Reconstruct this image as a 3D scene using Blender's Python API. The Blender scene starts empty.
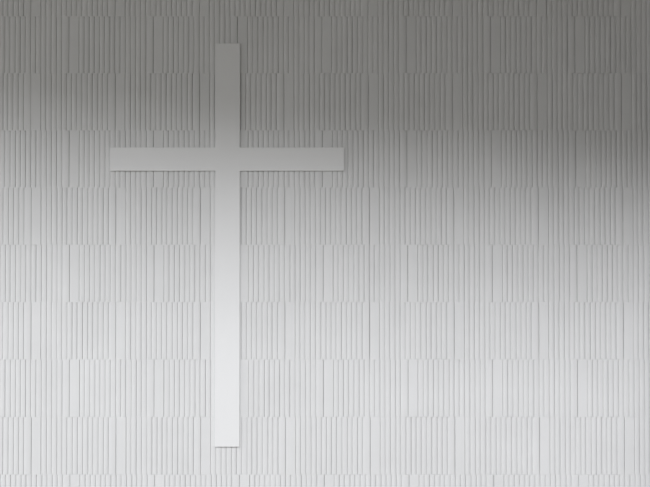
import bpy, bmesh, math, random
from mathutils import Vector

random.seed(11)
S = bpy.context.scene
C = S.collection
PX = 0.6 / 84.55            # metres on the wall per photo pixel
BOTTOM = 0.55               # height of the photo's lower edge above the pavement


def wx(px): return (px - 325.0) * PX
def wz(py): return BOTTOM + (487.0 - py) * PX


# ------------------------------------------------------------------ settings

WALL_COL = (0.705, 0.705, 0.70)
CROSS_COL = (0.785, 0.785, 0.78)
FLOOR_COL = (0.318, 0.305, 0.281)
SHADE_D = 3.06  # reach, height and tilt of the added shading slab's front edge
SHADE_Z = 4.15
SHADE_SLOPE = -0.09
SUN_EL, SUN_AZ, SUN_ANG, SUN_E = 29.9, 3.0, 27.0, 2.45
SKY_BASE, SKY_LEFT, SKY_HIGH = 0.21, 1.65, 0.62


# ------------------------------------------------------------------ materials
def concrete(name, col, var=0.03, rough=0.9, scale=3.0, grain=0.0):
    m = bpy.data.materials.new(name)
    m.use_nodes = True
    nt = m.node_tree
    b = nt.nodes['Principled BSDF']
    b.inputs['Roughness'].default_value = rough
    b.inputs['Specular IOR Level'].default_value = 0.25
    tc = nt.nodes.new('ShaderNodeTexCoord')
    n1 = nt.nodes.new('ShaderNodeTexNoise')
    n1.inputs['Scale'].default_value = scale
    n1.inputs['Detail'].default_value = 6.0
    n1.inputs['Roughness'].default_value = 0.6
    nt.links.new(tc.outputs['Object'], n1.inputs['Vector'])
    r = nt.nodes.new('ShaderNodeValToRGB')
    r.color_ramp.elements[0].position = 0.3
    r.color_ramp.elements[1].position = 0.7
    r.color_ramp.elements[0].color = tuple(c * (1 - var) for c in col) + (1,)
    r.color_ramp.elements[1].color = tuple(min(1, c * (1 + var)) for c in col) + (1,)
    nt.links.new(n1.outputs['Fac'], r.inputs['Fac'])
    nt.links.new(r.outputs['Color'], b.inputs['Base Color'])
    if grain:
        n2 = nt.nodes.new('ShaderNodeTexNoise')
        n2.inputs['Scale'].default_value = 90.0
        n2.inputs['Detail'].default_value = 3.0
        nt.links.new(tc.outputs['Object'], n2.inputs['Vector'])
        bp = nt.nodes.new('ShaderNodeBump')
        bp.inputs['Strength'].default_value = grain
        bp.inputs['Distance'].default_value = 0.002
        nt.links.new(n2.outputs['Fac'], bp.inputs['Height'])
        nt.links.new(bp.outputs['Normal'], b.inputs['Normal'])
    return m


M_block = concrete('ribbed_concrete', WALL_COL, 0.03, 0.92, 2.2, 0.15)
M_cross = concrete('smooth_plaster', CROSS_COL, 0.012, 0.85, 1.3, 0.0)
M_shade_slab = concrete('shade_slab_matte', (0.5, 0.49, 0.47), 0.03, 0.9, 1.0, 0.1)  # for the added overhead slab
M_blocker = concrete('light_blocker_matte', (0.24, 0.235, 0.225), 0.04, 0.9, 1.5, 0.1)  # for the added right blocker, dark so it bounces little light
M_floor = concrete('pavement_concrete', FLOOR_COL, 0.10, 0.95, 0.8, 0.3)


def mesh_obj(name, bm, mat, parent=None, smooth=None):
    me = bpy.data.meshes.new(name)
    bm.normal_update()
    bm.to_mesh(me)
    bm.free()
    me.materials.append(mat)
    o = bpy.data.objects.new(name, me)
    C.objects.link(o)
    if parent:
        o.parent = parent
    return o


def structure(o):
    o['kind'] = 'structure'
    return o


def box(bm, x0, x1, y0, y1, z0, z1):
    v = [bm.verts.new((x, y, z)) for x in (x0, x1) for y in (y0, y1) for z in (z0, z1)]
    for f in ((0, 1, 3, 2), (4, 6, 7, 5), (0, 4, 5, 1), (2, 3, 7, 6), (0, 2, 6, 4), (1, 5, 7, 3)):
        bm.faces.new([v[i] for i in f])


# ------------------------------------------------------------------ ribbed block wall
ROW = 57.3                   # course height, photo pixels
BLK = 84.55                  # block length, photo pixels
EDGE = [0, 10.0, 15.15, 20.3, 25.5, 30.7, 35.8, 40.95, 46.1, 51.25, 56.5, 61.7, 66.9, 72.0, 77.1, 84.55]
CREST = 0.0031
FLAT = 0.0018


def block_profile(rnd):
    """points (x px, outward metres) across one block: a flat strip, then ribs, V grooves between"""
    edges = [e + (rnd.uniform(-0.22, 0.22) if 0 < i < len(EDGE) - 1 else 0) for i, e in enumerate(EDGE)]
    gd = [rnd.uniform(0.0042, 0.0090) for _ in edges]
    gw = [rnd.uniform(0.18, 0.38) for _ in edges]
    gd[0] = gd[-1] = rnd.choice((0.005, 0.006, 0.0075, 0.0095))
    gw[0] = gw[-1] = rnd.uniform(0.25, 0.42)
    pts = []
    for i in range(len(edges) - 1):
        a, b = edges[i], edges[i + 1]
        pts.append((a + (0.06 if i == 0 else 0.0), -gd[i]))
        la, lb = a + gw[i], b - gw[i + 1]
        if i == 0:
            h = FLAT + rnd.uniform(-0.001, 0.001)
            for t in (0, 0.06, 0.5, 0.94, 1):
                pts.append((la + (lb - la) * t, h - (0.0012 if t in (0, 1) else 0)))
        else:
            c = CREST * rnd.uniform(0.8, 1.2)
            sk = 0.0                                    # ribs are plain arcs
            for t in (0, 0.12, 0.26, 0.42, 0.58, 0.74, 0.88, 1):
                pts.append((la + (lb - la) * t, c * (1 - (2 * t - 1) ** 2) + sk * t))
    pts.append((edges[-1] - 0.06, -gd[-1]))
    return pts


bm = bmesh.new()
r0 = -5
for row in range(r0, 10):
    # course 0 spans 15.6..72.9 px
    ztop, zbot = 15.6 + ROW * row, 15.6 + ROW * (row + 1)
    if wz(zbot) < 0:
        zbot = 487 + BOTTOM / PX
    if wz(ztop) <= 0.02:
        continue
    drift = 0.27 * row + random.uniform(-0.35, 0.35) - 0.1
    start = (68.4 if row % 2 == 0 else 30.4) + drift
    k0 = -5 if row % 2 == 0 else -4
    # half bond: alternate courses are offset by (almost) half a block
    for k in range(k0, 13):
        rnd = random.Random(row * 101 + k * 7)
        bx0 = start + k * BLK
        prof = block_profile(rnd)
        off = rnd.uniform(-0.0008, 0.0008)
        slope = rnd.uniform(-0.0010, 0.0010)
        # the grooves run out shallow where one course meets the next (pointed-up bed joint)
        e1, e2 = rnd.uniform(0.5, 1.3), rnd.uniform(0.5, 1.3)
        k1, k2 = rnd.uniform(0.25, 0.6), rnd.uniform(0.25, 0.6)
        levels = [(zbot, k1), (zbot - e1, 1.0), (zbot - 20, 1.0), (ztop + 20, 1.0), (ztop + e2, 1.0), (ztop, k2)]
        cols = []
        for (py, d) in levels:
            cols.append([bm.verts.new((wx(bx0 + x), -(h * (d if h < -0.001 else 0.5 + 0.5 * d) + off + slope * (x / BLK - .5)), wz(py)))
                         for x, h in prof])
        for a, b in zip(cols, cols[1:]):
            for i in range(len(prof) - 1):
                bm.faces.new((a[i], a[i + 1], b[i + 1], b[i]))
# mortar bed and body of the wall behind the block faces
XL, XR = wx(68.4 - 5 * BLK), wx(30.4 + 13 * BLK)
ZT = wz(15.6 + ROW * r0)
box(bm, XL, XR, 0.020, 0.32, 0.0, ZT)
wall = structure(mesh_obj('wall_back', bm, M_block))
wall['label'] = 'pale grey wall of vertically ribbed concrete blocks behind the cross'

# ------------------------------------------------------------------ the cross
bm = bmesh.new()
xl, xr = wx(215.4), wx(240.0)
al, ar = wx(110.3), wx(344.0)
zt, zb = wz(43.5), wz(445.8)
at, ab = wz(147.6), wz(171.0)
# the plate rests on the rib crests behind it
under = [v.co.y for v in wall.data.vertices
         if (xl - .05 < v.co.x < xr + .05 and zb - .3 < v.co.z < zt + .3)
         or (al - .05 < v.co.x < ar + .05 and ab - .3 < v.co.z < at + .3)]
yb = min(under) - 0.00005
yf = yb - 0.0140
base = Vector(((xl + xr) / 2, yb, zb))
cross = bpy.data.objects.new('cross', None)
cross.empty_display_size = 0.1
C.objects.link(cross)
cross.location = base
cross['label'] = 'large smooth pale grey Latin cross mounted flat on the ribbed block wall'
cross['category'] = 'cross'


def plate(bm, x0, x1, z0, z1, open_sides=()):
    """flat slab with softened front arrises; sides that butt another piece stay square"""
    b = 0.0012
    l, r = (0 if 'l' in open_sides else b), (0 if 'r' in open_sides else b)
    rings = []
    for (y, k) in ((yb, 0.0), (yf + b, 0.0), (yf + 0.3 * b, 0.3), (yf, 1.0)):
        rings.append([bm.verts.new(Vector(p) - base) for p in (
            (x0 + l * k, y, z0 + b * k), (x1 - r * k, y, z0 + b * k),
            (x1 - r * k, y, z1 - b * k), (x0 + l * k, y, z1 - b * k))])
    for a, c in zip(rings, rings[1:]):
        for q in range(4):
            w = (q + 1) % 4
            bm.faces.new((a[q], a[w], c[w], c[q]))
    bm.faces.new(rings[-1])
    bm.faces.new(rings[0][::-1])


bm = bmesh.new()
plate(bm, xl, xr, zb, zt)
bmesh.ops.recalc_face_normals(bm, faces=bm.faces)
mesh_obj('upright', bm, M_cross, cross)
bm = bmesh.new()
plate(bm, al, xl + 0.0012, ab, at, ('r',))
plate(bm, xr - 0.0012, ar, ab, at, ('l',))
bmesh.ops.recalc_face_normals(bm, faces=bm.faces)
mesh_obj('crossbar', bm, M_cross, cross)

# ------------------------------------------------------------------ floor, and unseen blockers added to shape the light
bm = bmesh.new()
box(bm, -30, 30, -40, 0.32, -0.2, 0.0)
floor = structure(mesh_obj('floor', bm, M_floor))

bm = bmesh.new()
ex0, ex1 = -7.5, 7.5


# underside: falls to the right, and from the wall out to the slab's front edge
def ez(x, y): return (SHADE_Z + SHADE_SLOPE * x) if y < -1 else (4.38 - 0.085 * x)


vs = []
for th in (0.0, 0.25):
    for x in (ex0, ex1):
        for y in (-SHADE_D, 0.02):
            vs.append(bm.verts.new((x, y, ez(x, y) + th)))
for f in ((0, 1, 3, 2), (4, 6, 7, 5), (0, 4, 5, 1), (2, 3, 7, 6), (0, 2, 6, 4), (1, 5, 7, 3)):
    bm.faces.new([vs[i] for i in f])
bmesh.ops.recalc_face_normals(bm, faces=bm.faces)
shade_slab = structure(mesh_obj('shade_slab', bm, M_shade_slab))  # unseen overhead slab, added to shade the upper part of the wall

bm = bmesh.new()
box(bm, 2.85, 3.10, -4.6, -0.01, 0.0, 3.4)
side = structure(mesh_obj('light_blocker_right', bm, M_blocker))  # unseen upright slab, added to block light from the right

# ------------------------------------------------------------------ light
sd = bpy.data.lights.new('hazy_sun', 'SUN')
sd.energy = SUN_E
sd.angle = math.radians(SUN_ANG)
sd.color = (0.945, 0.958, 1.0)
so = bpy.data.objects.new('hazy_sun', sd)
C.objects.link(so)
e, a = math.radians(SUN_EL), math.radians(SUN_AZ)
to_sun = Vector((-math.sin(a) * math.cos(e), -math.cos(a) * math.cos(e), math.sin(e)))
so.rotation_euler = to_sun.to_track_quat('Z', 'Y').to_euler()
so.location = to_sun * 20

w = bpy.data.worlds.new('overcast_sky')
S.world = w
w.use_nodes = True
bg = w.node_tree.nodes['Background']
# hazy sky, brighter towards the open left-hand (sunlit) side
nt = w.node_tree
tc = nt.nodes.new('ShaderNodeTexCoord')
sep = nt.nodes.new('ShaderNodeSeparateXYZ')
nt.links.new(tc.outputs['Generated'], sep.inputs[0])
mr = nt.nodes.new('ShaderNodeMapRange')
mr.interpolation_type = 'SMOOTHSTEP'
mr.inputs['From Min'].default_value = -0.3
mr.inputs['From Max'].default_value = -0.95
mr.inputs['To Min'].default_value = SKY_BASE
mr.inputs['To Max'].default_value = SKY_BASE + SKY_LEFT
nt.links.new(sep.outputs['X'], mr.inputs['Value'])
hi = nt.nodes.new('ShaderNodeMapRange')              # thinner cloud higher up
hi.interpolation_type = 'SMOOTHSTEP'
hi.inputs['From Min'].default_value = 0.25
hi.inputs['From Max'].default_value = 0.85
hi.inputs['To Min'].default_value = 0.0
hi.inputs['To Max'].default_value = SKY_HIGH
nt.links.new(sep.outputs['Z'], hi.inputs['Value'])
sm = nt.nodes.new('ShaderNodeMath')
sm.operation = 'ADD'
nt.links.new(mr.outputs['Result'], sm.inputs[0])
nt.links.new(hi.outputs['Result'], sm.inputs[1])
nt.links.new(sm.outputs[0], bg.inputs['Strength'])
bg.inputs['Color'].default_value = (0.97, 0.985, 1.0, 1)

# ------------------------------------------------------------------ camera
cd = bpy.data.cameras.new('camera')
co = bpy.data.objects.new('camera', cd)
C.objects.link(co)
cd.sensor_width = 36.0
cd.lens = 50.0
dist = 50.0 / 36.0 * 650 * PX
pitch = 0.0000125 * 50.0 / 36.0 * 650
zc = wz(243.5)
co.location = (0, -dist, zc - dist * math.tan(pitch))
co.rotation_euler = (math.pi / 2 + pitch, 0, 0)
cd.clip_end = 200
S.camera = co

S.view_settings.view_transform = 'Standard'
S.view_settings.look = 'None'
S.view_settings.gamma = 1.0
S.view_settings.use_curve_mapping = False
S.view_settings.exposure = 0.0
